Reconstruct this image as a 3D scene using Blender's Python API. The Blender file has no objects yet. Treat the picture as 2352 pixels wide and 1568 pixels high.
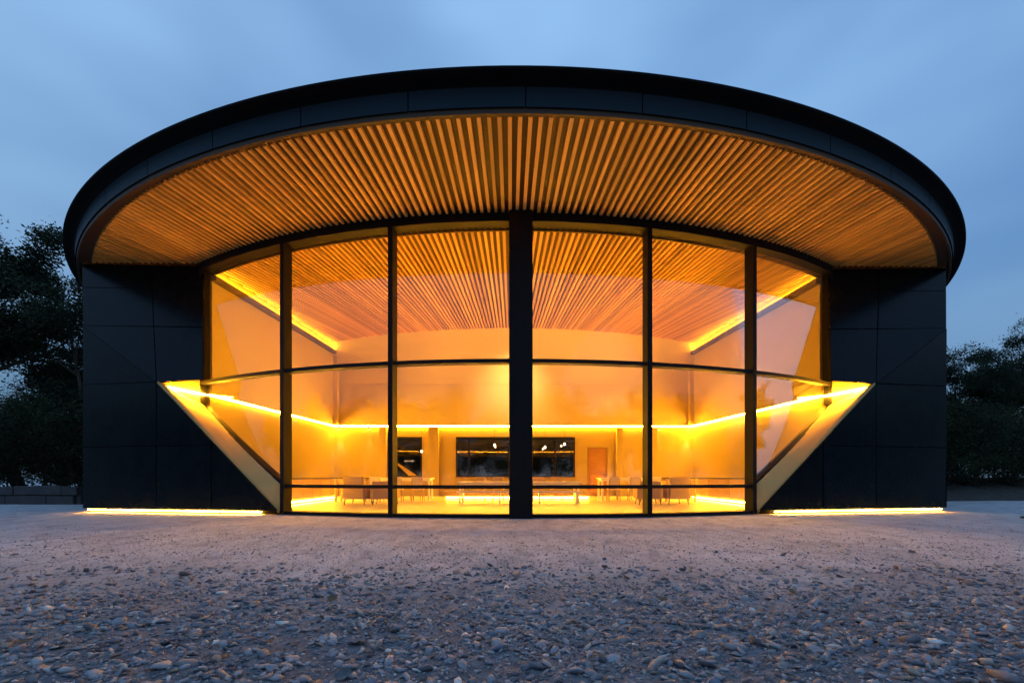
import bpy, math, random
import numpy as np
from mathutils import Vector, Matrix
random.seed(7)
rng = np.random.default_rng(11)
sc = bpy.context.scene
C = sc.collection
R = math.radians

# ------------------------------------------------------------------ camera
cam_d = bpy.data.cameras.new('camera')
cam = bpy.data.objects.new('camera', cam_d)
C.objects.link(cam)
cam.location = (-0.32, 0.0, 1.0)
cam.rotation_euler = (R(90), 0, R(-0.55))
cam_d.sensor_width = 36
cam_d.lens = 36 * 1033 / 2352
cam_d.shift_y = 311 / 2352
cam_d.clip_start = 0.05
cam_d.clip_end = 2000
sc.camera = cam

# ------------------------------------------------------------------ world: dusk sky
w = bpy.data.worlds.new('World'); sc.world = w; w.use_nodes = True
nt = w.node_tree; nt.nodes.clear()
def wn(t, **k):
    n = nt.nodes.new(t)
    for a, b in k.items(): setattr(n, a, b)
    return n
out = wn('ShaderNodeOutputWorld'); bg = wn('ShaderNodeBackground')
sky = wn('ShaderNodeTexSky', sky_type='NISHITA')
sky.sun_disc = False
sky.sun_elevation = R(3.0)
sky.sun_rotation = R(205)
sky.air_density = 1.2; sky.dust_density = 0.6; sky.ozone_density = 4.0
tc = wn('ShaderNodeTexCoord')
mp = wn('ShaderNodeMapping'); mp.inputs['Scale'].default_value = (1.3, 0.7, 3.0)
mp.inputs['Rotation'].default_value = (0.2, 0.25, 0.5)
nz = wn('ShaderNodeTexNoise'); nz.inputs['Scale'].default_value = 1.15; nz.inputs['Detail'].default_value = 3; nz.inputs['Roughness'].default_value = 0.5
rp = wn('ShaderNodeValToRGB')
rp.color_ramp.elements[0].position = 0.28; rp.color_ramp.elements[0].color = (.30, .30, .30, 1)
rp.color_ramp.elements[1].position = 0.70; rp.color_ramp.elements[1].color = (1, 1, 1, 1)
mx = wn('ShaderNodeMixRGB', blend_type='MIX')
mlt = wn('ShaderNodeMixRGB', blend_type='MULTIPLY'); mlt.inputs[0].default_value = 1.0
mlt.inputs[2].default_value = (0.62, 0.90, 1.25, 1)
fac = wn('ShaderNodeMath', operation='MULTIPLY'); fac.inputs[1].default_value = 1.0
mx.inputs[2].default_value = (1.08, 1.93, 3.10, 1)
el = wn('ShaderNodeMixRGB', blend_type='MULTIPLY'); el.inputs[0].default_value = 1.0
L = nt.links.new
L(tc.outputs['Generated'], mp.inputs[0]); L(mp.outputs[0], nz.inputs['Vector']); L(nz.outputs[0], rp.inputs[0])
L(rp.outputs[0], fac.inputs[0]); L(fac.outputs[0], mx.inputs[0])
L(sky.outputs[0], mlt.inputs[1]); L(mlt.outputs[0], mx.inputs[1]); L(mx.outputs[0], el.inputs[1])
sz = wn('ShaderNodeSeparateXYZ'); L(tc.outputs['Generated'], sz.inputs[0])
me_ = wn('ShaderNodeMapRange', interpolation_type='SMOOTHSTEP'); me_.inputs['From Min'].default_value = 0.0; me_.inputs['From Max'].default_value = 0.75
me_.inputs['To Min'].default_value = 0.50; me_.inputs['To Max'].default_value = 0.92      # cloud deck: brighter overhead than low down
L(sz.outputs[2], me_.inputs[0]); L(me_.outputs[0], el.inputs[2]); L(el.outputs[0], bg.inputs[0]); L(bg.outputs[0], out.inputs[0])
bg.inputs[1].default_value = 0.12

# ------------------------------------------------------------------ sun (already set: only a faint soft afterglow)
sd = bpy.data.lights.new('sun', 'SUN'); sd.energy = 0.03; sd.angle = R(30); sd.color = (1, 0.85, 0.75)
sun = bpy.data.objects.new('sun', sd); C.objects.link(sun)
sun.rotation_euler = (R(87), 0, R(25))

# ------------------------------------------------------------------ exposure
vs = sc.view_settings
vs.view_transform = 'Standard'; vs.look = 'None'; vs.exposure = 1.5; vs.gamma = 1.0; vs.use_curve_mapping = False
sc.cycles.use_denoising = True
sc.cycles.max_bounces = 10; sc.cycles.diffuse_bounces = 6; sc.cycles.transparent_max_bounces = 16
sc.cycles.sample_clamp_indirect = 6.0

LED = 168.0          # strength of the warm LED strips
LEDC = (1.0, 0.46, 0.020)

# ================================================================== materials
def mat(name):
    m = bpy.data.materials.new(name); m.use_nodes = True
    n = m.node_tree; b = n.nodes['Principled BSDF']
    return m, n, b
def ramp(n, f, cols, pos=None):
    r = n.nodes.new('ShaderNodeValToRGB'); e = r.color_ramp.elements
    k = len(cols)
    while len(e) < k: e.new(0.5)
    for i, c in enumerate(cols):
        e[i].position = pos[i] if pos else i / (k - 1)
        e[i].color = (*c, 1)
    n.links.new(f, r.inputs[0]); return r.outputs[0]
def noise(n, vec, scale, detail=4, rough=0.55, dist=0):
    t = n.nodes.new('ShaderNodeTexNoise'); t.inputs['Scale'].default_value = scale
    t.inputs['Detail'].default_value = detail; t.inputs['Roughness'].default_value = rough
    t.inputs['Distortion'].default_value = dist
    if vec is not None: n.links.new(vec, t.inputs['Vector'])
    return t.outputs[0]
def coords(n, kind='Object', scale=(1, 1, 1)):
    t = n.nodes.new('ShaderNodeTexCoord'); m = n.nodes.new('ShaderNodeMapping')
    m.inputs['Scale'].default_value = scale
    n.links.new(t.outputs[kind], m.inputs[0]); return m.outputs[0]
def wpos(n, scale=(1, 1, 1)):
    t = n.nodes.new('ShaderNodeNewGeometry'); m = n.nodes.new('ShaderNodeMapping')
    m.inputs['Scale'].default_value = scale
    n.links.new(t.outputs['Position'], m.inputs[0]); return m.outputs[0]
def bump(n, b, h, strength=0.3, dist=0.02, prev=None):
    u = n.nodes.new('ShaderNodeBump'); u.inputs['Strength'].default_value = strength; u.inputs['Distance'].default_value = dist
    n.links.new(h, u.inputs['Height'])
    if prev is not None: n.links.new(prev, u.inputs['Normal'])
    if b is not None: n.links.new(u.outputs[0], b.inputs['Normal'])
    return u.outputs[0]
def vmul(n, col, f, lo, hi):
    """multiply a colour by a factor running lo..hi"""
    mr = n.nodes.new('ShaderNodeMapRange'); mr.inputs['To Min'].default_value = lo; mr.inputs['To Max'].default_value = hi
    n.links.new(f, mr.inputs[0])
    m = n.nodes.new('ShaderNodeMixRGB'); m.blend_type = 'MULTIPLY'; m.inputs[0].default_value = 1
    if isinstance(col, tuple): m.inputs[1].default_value = (*col, 1)
    else: n.links.new(col, m.inputs[1])
    n.links.new(mr.outputs[0], m.inputs[2]); return m.outputs[0]
M = {}
def simple(name, col, rough=0.5, spec=0.5, nscale=3.0, var=0.15, bumps=0.0, metal=0.0):
    m, n, b = mat(name)
    v = wpos(n)
    f = noise(n, v, nscale, 5)
    n.links.new(vmul(n, col, f, 1 - var, 1 + var), b.inputs['Base Color'])
    b.inputs['Roughness'].default_value = rough; b.inputs['Specular IOR Level'].default_value = spec
    b.inputs['Metallic'].default_value = metal
    if bumps: bump(n, b, noise(n, v, nscale * 18, 3), bumps, 0.01)
    M[name] = m; return m
# dark cladding with faint weathering, one tone per panel
m, n, b = mat('dark_cladding')
v = wpos(n); oi = n.nodes.new('ShaderNodeObjectInfo')
c1 = vmul(n, (0.0022, 0.0042, 0.0060), noise(n, v, 0.9, 6), 0.75, 1.3)
c1 = vmul(n, c1, noise(n, wpos(n, (7, 7, .35)), 1.0, 6, .65), 0.55, 1.5)
n.links.new(vmul(n, c1, oi.outputs['Random'], 0.75, 1.3), b.inputs['Base Color'])
b.inputs['Specular IOR Level'].default_value = 0.18
r_ = n.nodes.new('ShaderNodeMapRange'); r_.inputs['To Min'].default_value = 0.20; r_.inputs['To Max'].default_value = 0.36
n.links.new(noise(n, v, 2.2, 6), r_.inputs[0]); n.links.new(r_.outputs[0], b.inputs['Roughness'])
bump(n, b, noise(n, v, 60, 3), 0.06, 0.01)
M['dark_cladding'] = m
simple('fascia_metal', (0.006, 0.018, 0.030), 0.5, 0.2, 1.2, 0.2)  # bluish tint carries the sky light falling on the fascia band
simple('black_steel', (0.010, 0.009, 0.010), 0.55, 0.16, 4, 0.2)
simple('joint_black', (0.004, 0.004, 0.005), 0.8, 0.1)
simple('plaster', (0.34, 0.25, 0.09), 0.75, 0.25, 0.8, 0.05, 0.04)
simple('lit_plaster', (0.58, 0.46, 0.20), 0.75, 0.25, 0.8, 0.06, 0.04)  # paler copy of plaster: extra light on the upper walls put into colour
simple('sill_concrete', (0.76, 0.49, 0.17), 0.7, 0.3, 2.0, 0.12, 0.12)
simple('pale_floor', (0.60, 0.52, 0.36), 0.35, 0.4, 1.2, 0.08)
simple('beam_grey', (0.16, 0.13, 0.11), 0.7, 0.2, 5, 0.2)
simple('white_top', (0.78, 0.74, 0.68), 0.4, 0.4, 2, 0.05)
simple('tan_fabric', (0.46, 0.32, 0.17), 0.9, 0.1, 30, 0.2, 0.1)
simple('lilac_fabric', (0.60, 0.48, 0.36), 0.9, 0.1, 30, 0.2, 0.1)
simple('dark_top', (0.06, 0.045, 0.035), 0.4, 0.4, 6, 0.3)
simple('low_stone', (0.085, 0.08, 0.078), 0.9, 0.15, 3.0, 0.4, 0.5)
simple('bark', (0.09, 0.07, 0.055), 0.95, 0.05, 6, 0.35, 0.5)
# wood: grain runs along local X of each slat, a tone of its own per slat
def wood(name, a, c, rough=0.55):
    m, n, b = mat(name)
    v = coords(n, 'Object', (1.2, 28, 28)); oi = n.nodes.new('ShaderNodeObjectInfo')
    add = n.nodes.new('ShaderNodeVectorMath'); add.operation = 'ADD'
    cmb = n.nodes.new('ShaderNodeCombineXYZ')
    mm = n.nodes.new('ShaderNodeMath'); mm.operation = 'MULTIPLY'; mm.inputs[1].default_value = 90
    n.links.new(oi.outputs['Random'], mm.inputs[0]); n.links.new(mm.outputs[0], cmb.inputs[0]); n.links.new(mm.outputs[0], cmb.inputs[1])
    n.links.new(v, add.inputs[0]); n.links.new(cmb.outputs[0], add.inputs[1])
    g = noise(n, add.outputs[0], 1.6, 6, 0.6, 0.6)
    col = ramp(n, g, [a, c], [0.3, 0.72])
    n.links.new(vmul(n, col, oi.outputs['Random'], 0.72, 1.22), b.inputs['Base Color'])
    b.inputs['Roughness'].default_value = rough; b.inputs['Specular IOR Level'].default_value = 0.3
    bump(n, b, g, 0.15, 0.004)
    M[name] = m
wood('slat_wood', (0.54, 0.28, 0.066), (0.82, 0.49, 0.13))
wood('board_wood', (0.062, 0.029, 0.010), (0.11, 0.053, 0.018))
wood('dark_board', (0.040, 0.022, 0.010), (0.065, 0.036, 0.016))
wood('door_wood', (0.28, 0.12, 0.045), (0.40, 0.20, 0.08))
wood('cabinet_wood', (0.32, 0.20, 0.085), (0.42, 0.27, 0.12))
def emit(name, col, s):
    m = bpy.data.materials.new(name); m.use_nodes = True; n = m.node_tree; n.nodes.clear()
    e = n.nodes.new('ShaderNodeEmission'); e.inputs[0].default_value = (*col, 1); e.inputs[1].default_value = s
    o = n.nodes.new('ShaderNodeOutputMaterial'); n.links.new(e.outputs[0], o.inputs[0]); M[name] = m
emit('led_warm', LEDC, LED)
emit('led_tip', (1.0, 0.45, 0.020), 300.0)
emit('led_cove', (1.0, 0.49, 0.022), 26.0)
emit('led_base', (1.0, 0.47, 0.05), 60.0)
emit('bulb', (1.0, 0.72, 0.40), 6.0)
# coated glazing: see-through with a strong mirror layer
def glass(name, tint, lo, hi):
    m = bpy.data.materials.new(name); m.use_nodes = True; n = m.node_tree; n.nodes.clear()
    o = n.nodes.new('ShaderNodeOutputMaterial'); mixs = n.nodes.new('ShaderNodeMixShader')
    t = n.nodes.new('ShaderNodeBsdfTransparent'); t.inputs[0].default_value = (*tint, 1)
    g = n.nodes.new('ShaderNodeBsdfGlossy'); g.inputs['Roughness'].default_value = 0.004; g.inputs[0].default_value = (1, 0.95, 0.95, 1)
    lw = n.nodes.new('ShaderNodeLayerWeight'); lw.inputs[0].default_value = 0.25
    mr = n.nodes.new('ShaderNodeMapRange'); mr.inputs['To Min'].default_value = lo; mr.inputs['To Max'].default_value = hi
    n.links.new(lw.outputs['Fresnel'], mr.inputs[0]); n.links.new(mr.outputs[0], mixs.inputs[0])
    v = wpos(n); u = bump(n, None, noise(n, v, 0.5, 2), 0.015, 0.1); n.links.new(u, g.inputs['Normal'])
    n.links.new(t.outputs[0], mixs.inputs[1]); n.links.new(g.outputs[0], mixs.inputs[2]); n.links.new(mixs.outputs[0], o.inputs[0])
    M[name] = m
glass('facade_glass', (0.95, 0.94, 0.92), 0.072, 0.42)
glass('window_glass', (0.34, 0.30, 0.24), 0.34, 0.9)

# ================================================================== mesh helpers
class MB:
    def __init__(s): s.v = []; s.f = []
    def add(s, vs, fs):
        o = len(s.v); s.v += [tuple(p) for p in vs]; s.f += [tuple(i + o for i in f) for f in fs]; return s
    def box(s, x0, x1, y0, y1, z0, z1):
        return s.add([(x0,y0,z0),(x1,y0,z0),(x1,y1,z0),(x0,y1,z0),(x0,y0,z1),(x1,y0,z1),(x1,y1,z1),(x0,y1,z1)],
                     [(3,2,1,0),(4,5,6,7),(0,1,5,4),(1,2,6,5),(2,3,7,6),(3,0,4,7)])
    def prism(s, poly, off):
        k = len(poly); b = [Vector(p) + Vector(off) for p in poly]
        fs = [tuple(range(k)), tuple(reversed(range(k, 2 * k)))]
        fs += [((i + 1) % k, i, i + k, (i + 1) % k + k) for i in range(k)]
        return s.add(list(poly) + b, fs)
    def tube(s, pts, rad, n=7, caps=True):
        """pts list of 3D, rad list"""
        rings = []
        o = len(s.v)
        for i, p in enumerate(pts):
            a = Vector(pts[max(i - 1, 0)]); c = Vector(pts[min(i + 1, len(pts) - 1)])
            d = (c - a).normalized()
            u = d.orthogonal().normalized() if abs(d.z) > 0.95 else d.cross(Vector((0, 0, 1))).normalized()
            q = d.cross(u)
            for k in range(n):
                t = 2 * math.pi * k / n
                s.v.append(tuple(Vector(p) + (u * math.cos(t) + q * math.sin(t)) * rad[i]))
        for i in range(len(pts) - 1):
            for k in range(n):
                s.f.append((o + i*n + k, o + i*n + (k+1) % n, o + (i+1)*n + (k+1) % n, o + (i+1)*n + k))
        if caps:
            s.f.append(tuple(o + k for k in reversed(range(n)))); s.f.append(tuple(o + (len(pts)-1)*n + k for k in range(n)))
        return s
    def grid(s, rows):
        """rows: list of equal-length point rows -> quads"""
        o = len(s.v); k = len(rows[0])
        for r in rows: s.v += [tuple(p) for p in r]
        for i in range(len(rows) - 1):
            for j in range(k - 1):
                s.f.append((o+i*k+j, o+i*k+j+1, o+(i+1)*k+j+1, o+(i+1)*k+j))
        return s
    def mesh(s, name):
        m = bpy.data.meshes.new(name); m.from_pydata(s.v, [], s.f); m.update(); return m
    def build(s, name, material, parent=None, smooth=False, bevel=0.0):
        m = s.mesh(name); m.materials.append(M[material] if isinstance(material, str) else material)
        if smooth:
            for p in m.polygons: p.use_smooth = True
        o = bpy.data.objects.new(name, m); C.objects.link(o)
        if parent is not None: o.parent = parent
        if bevel:
            b = o.modifiers.new('bevel', 'BEVEL'); b.width = bevel; b.segments = 2; b.limit_method = 'ANGLE'
        return o
def tag(o, label=None, cat=None, group=None, kind=None):
    if label: o['label'] = label
    if cat: o['category'] = cat
    if group: o['group'] = group
    if kind: o['kind'] = kind
    return o
def empty(name, loc=(0, 0, 0), rz=0):
    o = bpy.data.objects.new(name, None); C.objects.link(o); o.location = loc; o.rotation_euler = (0, 0, rz); o.empty_display_size = 0.2; return o
def copy_tree(o, parent=None):
    c = o.copy(); C.objects.link(c); c.parent = parent
    for ch in list(o.children): copy_tree(ch, c)
    return c

# ================================================================== survey of the pavilion
# a point of the photograph (2352 px wide copy) h px beside the axis and y px down, at depth d
F = 1033.0; HOR = 1095.0; EYE = 1.0
def at(h, y, d): return Vector((h * d / F, d, EYE + (HOR - y) * d / F))
GC, GR = 29.5, 18.4           # glass arc: centre depth, radius
RC, RR = 26.4, 18.3           # roof disc
SC = 45.0                     # centre on which the slats run
ZC = 7.45                     # underside of the slats
def glass_pt(x, r=GR): return GC - math.sqrt(r * r - x * x)
def glass_phi(h):
    x = h * 11 / F
    for _ in range(60):
        x = h * glass_pt(x) / F
    return math.asin(x / GR)
def arc(phi, r, z): return Vector((r * math.sin(phi), GC - r * math.cos(phi), z))
def ray_plane(h, y, p0, nrm):
    d0 = Vector((h / F, 1, (HOR - y) / F)); o = Vector((0, 0, EYE))
    t = (p0 - o).dot(nrm) / d0.dot(nrm); return o + d0 * t
PH_E = glass_phi(718); PH_1 = glass_phi(533.5); PH_2 = glass_phi(292.5); PH_C = glass_phi(26.5)
pF = arc(PH_E, GR, 7.42); pG = arc(PH_E, GR, 3.98); pG2 = arc(PH_E, GR, 3.14)
pE = at(993, 598, 13.7); pE.z = 7.42
pD = at(993, 1168, 13.1); pD.z = 0.0
dC = 11.95; pC = Vector((546 * dC / F, dC, 0.0))
n1 = (pC - pD).cross(Vector((0, 0, 1))); n1.normalize()
pB = ray_plane(827, 880, pD, n1)
n2 = (pF - pE).cross(pB - pE).normalized()
# corner where the two facets meet at the outer edge
best = None
for i in range(400):
    y = 700 + i * 0.4
    a, b_ = ray_plane(993, y, pD, n1), ray_plane(993, y, pE, n2)
    if best is None or abs(a.y - b_.y) < best[0]: best = (abs(a.y - b_.y), a, y)
pA = best[1]
pGp = ray_plane(722, 872, pE, n2)      # lower inner corner of the leaning facet
print('corner A', pA, best[2], 'B', pB, 'G', pG, 'E', pE)
hE, hF, hT = pE.x / pE.y, pF.x / pF.y, 836 / F
lo_, hi_ = 0.0, 1.0
for _ in range(40):
    mid_ = (lo_ + hi_) / 2; q_ = pE.lerp(pF, mid_)
    if q_.x / q_.y > hT: lo_ = mid_
    else: hi_ = mid_
pT = pE.lerp(pF, lo_)
def on_line(a, b, z): return a.lerp(b, (z - a.z) / (b.z - a.z))
pS = on_line(pT, pB, pA.z); pQ = on_line(pF, pGp, pA.z)
zU = 6.62
pU1 = on_line(pE, pA, zU); pU2 = on_line(pT, pB, zU)
pK = arc(PH_1 + 0.003, GR, 0.80)
pC2 = arc(PH_1 + 0.004, 18.56, 0.03)

pav = empty('pavilion', (0, 0, 0))
tag(pav, 'oval black clad pavilion with glowing glass front and slatted timber eaves', 'building')

def mirror(p, s): return Vector((p.x * s, p.y, p.z))
def clip(poly, axis, val, keep_less):
    out_ = []
    for i in range(len(poly)):
        a, b_ = poly[i], poly[(i + 1) % len(poly)]
        ia = (a[axis] <= val) == keep_less; ib = (b_[axis] <= val) == keep_less
        if ia: out_.append(a)
        if ia != ib:
            t = (val - a[axis]) / (b_[axis] - a[axis]); out_.append(tuple(a[k] + (b_[k] - a[k]) * t for k in (0, 1)))
    return out_
def inset(poly, g):
    """shrink a polygon towards its centroid so a joint of about 2g shows"""
    c = sum((Vector(p) for p in poly), Vector()) / len(poly)
    res = []
    for p in poly:
        d = c - p; res.append(p + d.normalized() * min(g * 1.5, d.length * 0.4))
    return res

# ---------------------------------------------------------------- clad walls left and right
wall = None
for s in (-1, 1):
    mb = MB()
    OFF = Vector((0, 0.05, 0))
    def P(p): return mirror(p, s)
    polys = [[pE, pT, pU2, pU1], [pU1, pU2, pS, pA], [pA, pS, pB], [pT, pF, pQ, pS], [pS, pQ, pGp, pB]]
    # lower facet: 2D coordinates along the base line and in height
    base = (pC - pD); Lb = base.length; bd = base / Lb
    low0 = 0.10
    def uv(p): return ((p - pD).dot(bd), p.z)
    def unuv(q): return pD + bd * q[0] + Vector((0, 0, q[1]))
    eb = pB.lerp(pC, 1 - low0 / pB.z)
    zone = [uv(pA), uv(pB), uv(eb), (0.0, low0)]
    ua = uv(pB)[0]; ub = uv(ray_plane(703, 1100, pD, n1))[0]
    for (u0, u1) in ((-0.1, ua), (ua, ub), (ub, Lb + .1)):
        for (z0, z1) in ((low0, 1.86), (1.86, 3.66), (3.66, 9)):
            q = clip(zone, 0, u0, False)
            if len(q) > 2: q = clip(q, 0, u1, True)
            if len(q) > 2: q = clip(q, 1, z0, False)
            if len(q) > 2: q = clip(q, 1, z1, True)
            if len(q) > 2: polys.append([unuv(t) for t in q])
    # backing shell (dark joints), edge wall going back round the drum
    for p in polys:
        q = [P(t + OFF) for t in p]
        mb.add(q, [tuple(range(len(q)))])
    tang = math.acos(RR / RC)
    lv = []
    for lvl, e in ((0, pD), (1, pA), (2, pE)):
        row = [P(e + OFF * 0.5)]
        for k in range(12):
            th = R(50) + (math.asin(2.4 / 18.05) * -1 + R(90) - R(50)) * k / 11
            x = 18.05 * math.sin(th); y = RC - 18.05 * math.cos(th)
            row.append(Vector((x * s, y, e.z)))
        row.append(Vector((0.3 * s, 24.0, e.z)))
        lv.append(row)
    for r_ in lv[:1]: 
        for t in r_: t.z = 0.10
    mb.grid(lv)
    wl = mb.build('clad_wall', 'joint_black', pav)
    for p in polys:
        q = [t + Vector((0, random.uniform(-.007, .007), 0)) for t in inset([P(t) for t in p], 0.011)]
        MB().prism(q, OFF * 0.9).build('panel', 'dark_cladding', wl, bevel=0.004)
    # recessed plinth and the warm light strip glowing under the wall
    nr = Vector((-bd.y, bd.x, 0)) if (-bd.y * 0 + bd.x) > 0 else Vector((bd.y, -bd.x, 0))
    nr = Vector((n1.x, n1.y, 0)); nr = nr if nr.y > 0 else -nr
    a, b_ = pD + nr * 0.16, pC + nr * 0.16
    MB().prism([P(a), P(b_), P(b_ + Vector((0, 0, .12))), P(a + Vector((0, 0, .12)))], OFF).build('plinth', 'joint_black', pav)
    a, b_ = pD + bd * 0.10 + nr * 0.06, pD + bd * (Lb * 0.90) + nr * 0.06
    MB().prism([P(a + Vector((0,0,.045))), P(b_ + Vector((0,0,.045))), P(b_ + Vector((0, 0, .075))), P(a + Vector((0, 0, .075)))], OFF * 0.6).build('base_light_strip', 'led_base', pav)
    # sloping sill of the cut opening
    rows = []
    for i in range(13):
        t = i / 12
        o_ = pB.lerp(pC2, t) + Vector((0, 0.01, 0))
        ph = PH_E + (PH_1 + .003 - PH_E) * t
        i_ = arc(ph, GR + 0.02, pG2.z + (0.80 - pG2.z) * t)
        rows.append([P(o_ + (i_ - o_) * k / 6) for k in range(7)])
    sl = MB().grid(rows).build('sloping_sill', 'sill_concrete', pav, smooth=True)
    md = sl.modifiers.new('solid', 'SOLIDIFY'); md.thickness = 0.06; md.offset = -1 if s < 0 else 1
    # lit cheek between the lintel, the sill and the glass
    jb = MB().add([P(pF), P(pGp), P(pG)], [(0, 1, 2)]).add([P(pB + Vector((0, .02, .01))), P(pGp + Vector((0, .02, .01))), P(pG + Vector((0, 0, .01)))], [(0, 1, 2)]).build('jamb', 'joint_black', pav)
    ck = MB().add([P(pB), P(pG), P(pG2)], [(0, 1, 2)]).build('cheek', 'plaster', pav)
    md = ck.modifiers.new('solid', 'SOLIDIFY'); md.thickness = 0.03; md.offset = 1 if s > 0 else -1

# ---------------------------------------------------------------- roof
def rim_pts(r, z, n=96, back=24.0):
    pts = []
    a1 = math.acos((RC - back) / r)           # angle from the front axis where the chord at the back cuts the disc
    for k in range(n + 1):
        a = -a1 + 2 * a1 * k / n
        pts.append(Vector((r * math.sin(a), RC - r * math.cos(a), z)))
    return pts
prof = [(18.45, 7.54), (18.45, 7.83), (18.46, 7.885), (18.49, 7.93), (18.54, 7.955), (18.62, 7.965), (18.70, 7.97), (18.715, 7.985), (18.715, 8.03), (18.60, 8.05), (17.0, 8.1)]
core = MB()
pr = [(r - 0.04, z) for r, z in prof[:5]] + [(r, z - 0.0) for r, z in [(18.55, 7.975)]]
core.grid([rim_pts(r, z) for r, z in [(18.40, 7.54), (18.40, 7.87), (18.46, 7.965), (18.6, 7.985), (18.69, 8.), (18.69, 8.02)]])
top = rim_pts(18.6, 8.052); core.add(top, [tuple(range(len(top)))])
bot = rim_pts(18.38, 7.62); core.add(bot, [tuple(reversed(range(len(bot))))])
# straight back edge
a, b_ = rim_pts(18.6, 8.05)[0], rim_pts(18.6, 8.05)[-1]
core.add([a, b_, Vector((b_.x, b_.y, 7.5)), Vector((a.x, a.y, 7.5))], [(0, 1, 2, 3)])
roof = core.build('roof', 'joint_black', pav)
# fascia and eaves lip: curved metal sheets, one object each
pitch_f = R(6.55)
a1 = math.acos((RC - 24.0) / 18.7)
k0 = -int(a1 / pitch_f) - 1
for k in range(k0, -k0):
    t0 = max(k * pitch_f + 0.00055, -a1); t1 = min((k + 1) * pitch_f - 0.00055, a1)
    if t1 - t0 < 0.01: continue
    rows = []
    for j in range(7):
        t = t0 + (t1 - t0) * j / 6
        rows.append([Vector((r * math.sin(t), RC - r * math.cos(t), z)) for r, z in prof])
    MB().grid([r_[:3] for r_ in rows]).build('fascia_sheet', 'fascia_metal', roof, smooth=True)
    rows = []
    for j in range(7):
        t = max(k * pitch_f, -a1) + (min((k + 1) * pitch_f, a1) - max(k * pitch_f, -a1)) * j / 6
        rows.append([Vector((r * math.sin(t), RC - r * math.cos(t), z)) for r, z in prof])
    MB().grid([r_[2:] for r_ in rows]).build('eaves_lip', 'joint_black', roof, smooth=True)  # black here paints in the shade under the projecting lip

# timber edge ring below the fascia
def ring(mb, r0, r1, z0, z1, n=96, amax=R(62), cen=RC):
    rows = []
    for k in range(n + 1):
        a = -amax + 2 * amax * k / n
        s_, c_ = math.sin(a), math.cos(a)
        rows.append([Vector((r * s_, cen - r * c_, z)) for r, z in ((r0, z0), (r0, z1), (r1, z1), (r1, z0), (r0, z0))])
    return mb.grid(rows)
ring(MB(), 18.42, 18.35, 7.445, 7.55).build('edge_board', 'dark_board', pav)

# ---------------------------------------------------------------- slatted soffit and ceiling
def rim_r(a, rc, rr):
    """distance from the slat centre outwards along angle a to a circle (centre depth rc, radius rr)"""
    # point = (t sin a, SC - t cos a); solve |p - (0, rc)| = rr
    dy = SC - rc
    B = -math.cos(a) * dy; Cc = dy * dy - rr * rr
    return -B + math.sqrt(B * B - Cc)
unit = MB().box(0, 1, -0.5, 0.5, 0, 1).mesh('slat'); unit.materials.append(M['slat_wood'])
def slat(a, t_in, t_out, parent, z, wdt=0.072, hgt=0.06):
    o = bpy.data.objects.new('slat', unit); C.objects.link(o); o.parent = parent
    o.location = (t_in * math.sin(a), SC - t_in * math.cos(a), z)
    o.rotation_euler = (0, 0, a - math.pi / 2)
    o.scale = (t_out - t_in, wdt * random.uniform(0.92, 1.08), hgt)
soff = MB(); bp = rim_pts(18.38, 7.525); soff.prism(bp, (0, 0, 0.07))
soffit = soff.build('soffit', 'board_wood', pav)
PITCH = 0.00507
ZB = 7.52
for k in range(-84, 84):
    a = (k + 0.5) * PITCH
    t_out = rim_r(a, RC, 18.33); t_out = rim_r(a, RC, 18.33 - .24 * (t_out * math.sin(a) / 12.5) ** 2)
    # inner end: the glass head or the top of the clad wall
    t_in = rim_r(a, GC, GR + 0.13)
    xg = t_in * math.sin(a)
    if abs(xg) > pF.x:
        # wall top line pE-pF (depth nearly constant)
        y0 = pE.y + (pF.y - pE.y) * 0.5 - 0.04
        t_in = (SC - y0) / math.cos(a)
        if t_in * abs(math.sin(a)) > 13.1: continue
    if t_out - t_in < 0.05: continue
    slat(a, t_in, t_out, soffit, ZC - 0.0, hgt=ZB - ZC + 0.003)
# inside
def side_x(y): return 9.55 - 0.068 * (y - 13.7)
YB = 22.5
cp = [arc(-PH_E + 2 * PH_E * i / 24, GR - 0.2, 7.512) for i in range(25)]
cp = [Vector((p.x, p.y, 7.512)) for p in cp] + [Vector((side_x(YB), YB, 7.512)), Vector((-side_x(YB), YB, 7.512))]
ceiling = MB().prism(cp, (0, 0, 0.012)).build('ceiling', 'board_wood', pav)
ECY, ER = 38.6, 19.1
for k in range(-84, 84):
    a = (k + 0.5) * PITCH
    t_out = rim_r(a, GC, GR - 0.26)
    # cut by the side wall ledge
    sx = lambda t: t * abs(math.sin(a)) - (side_x(SC - t * math.cos(a)) - 0.20)
    if sx(t_out) > 0:
        lo, hi = 0.0, t_out
        for _ in range(40):
            mid = (lo + hi) / 2
            if sx(mid) > 0: hi = mid
            else: lo = mid
        t_out = lo
    # inner end on the arc (centre 0,ECY radius ER)
    dy = SC - ECY
    f = lambda t: math.hypot(t * math.sin(a), SC - t * math.cos(a) - ECY) - ER   # >0 in front
    if f(t_out) < 0: continue
    lo, hi = 0.0, t_out
    for _ in range(40):
        mid = (lo + hi) / 2
        if f(mid) > 0: hi = mid
        else: lo = mid
    if t_out - hi < 0.1: continue
    slat(a, hi, t_out, ceiling, ZC - 0.03, hgt=7.512 - ZC + 0.033)

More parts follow.
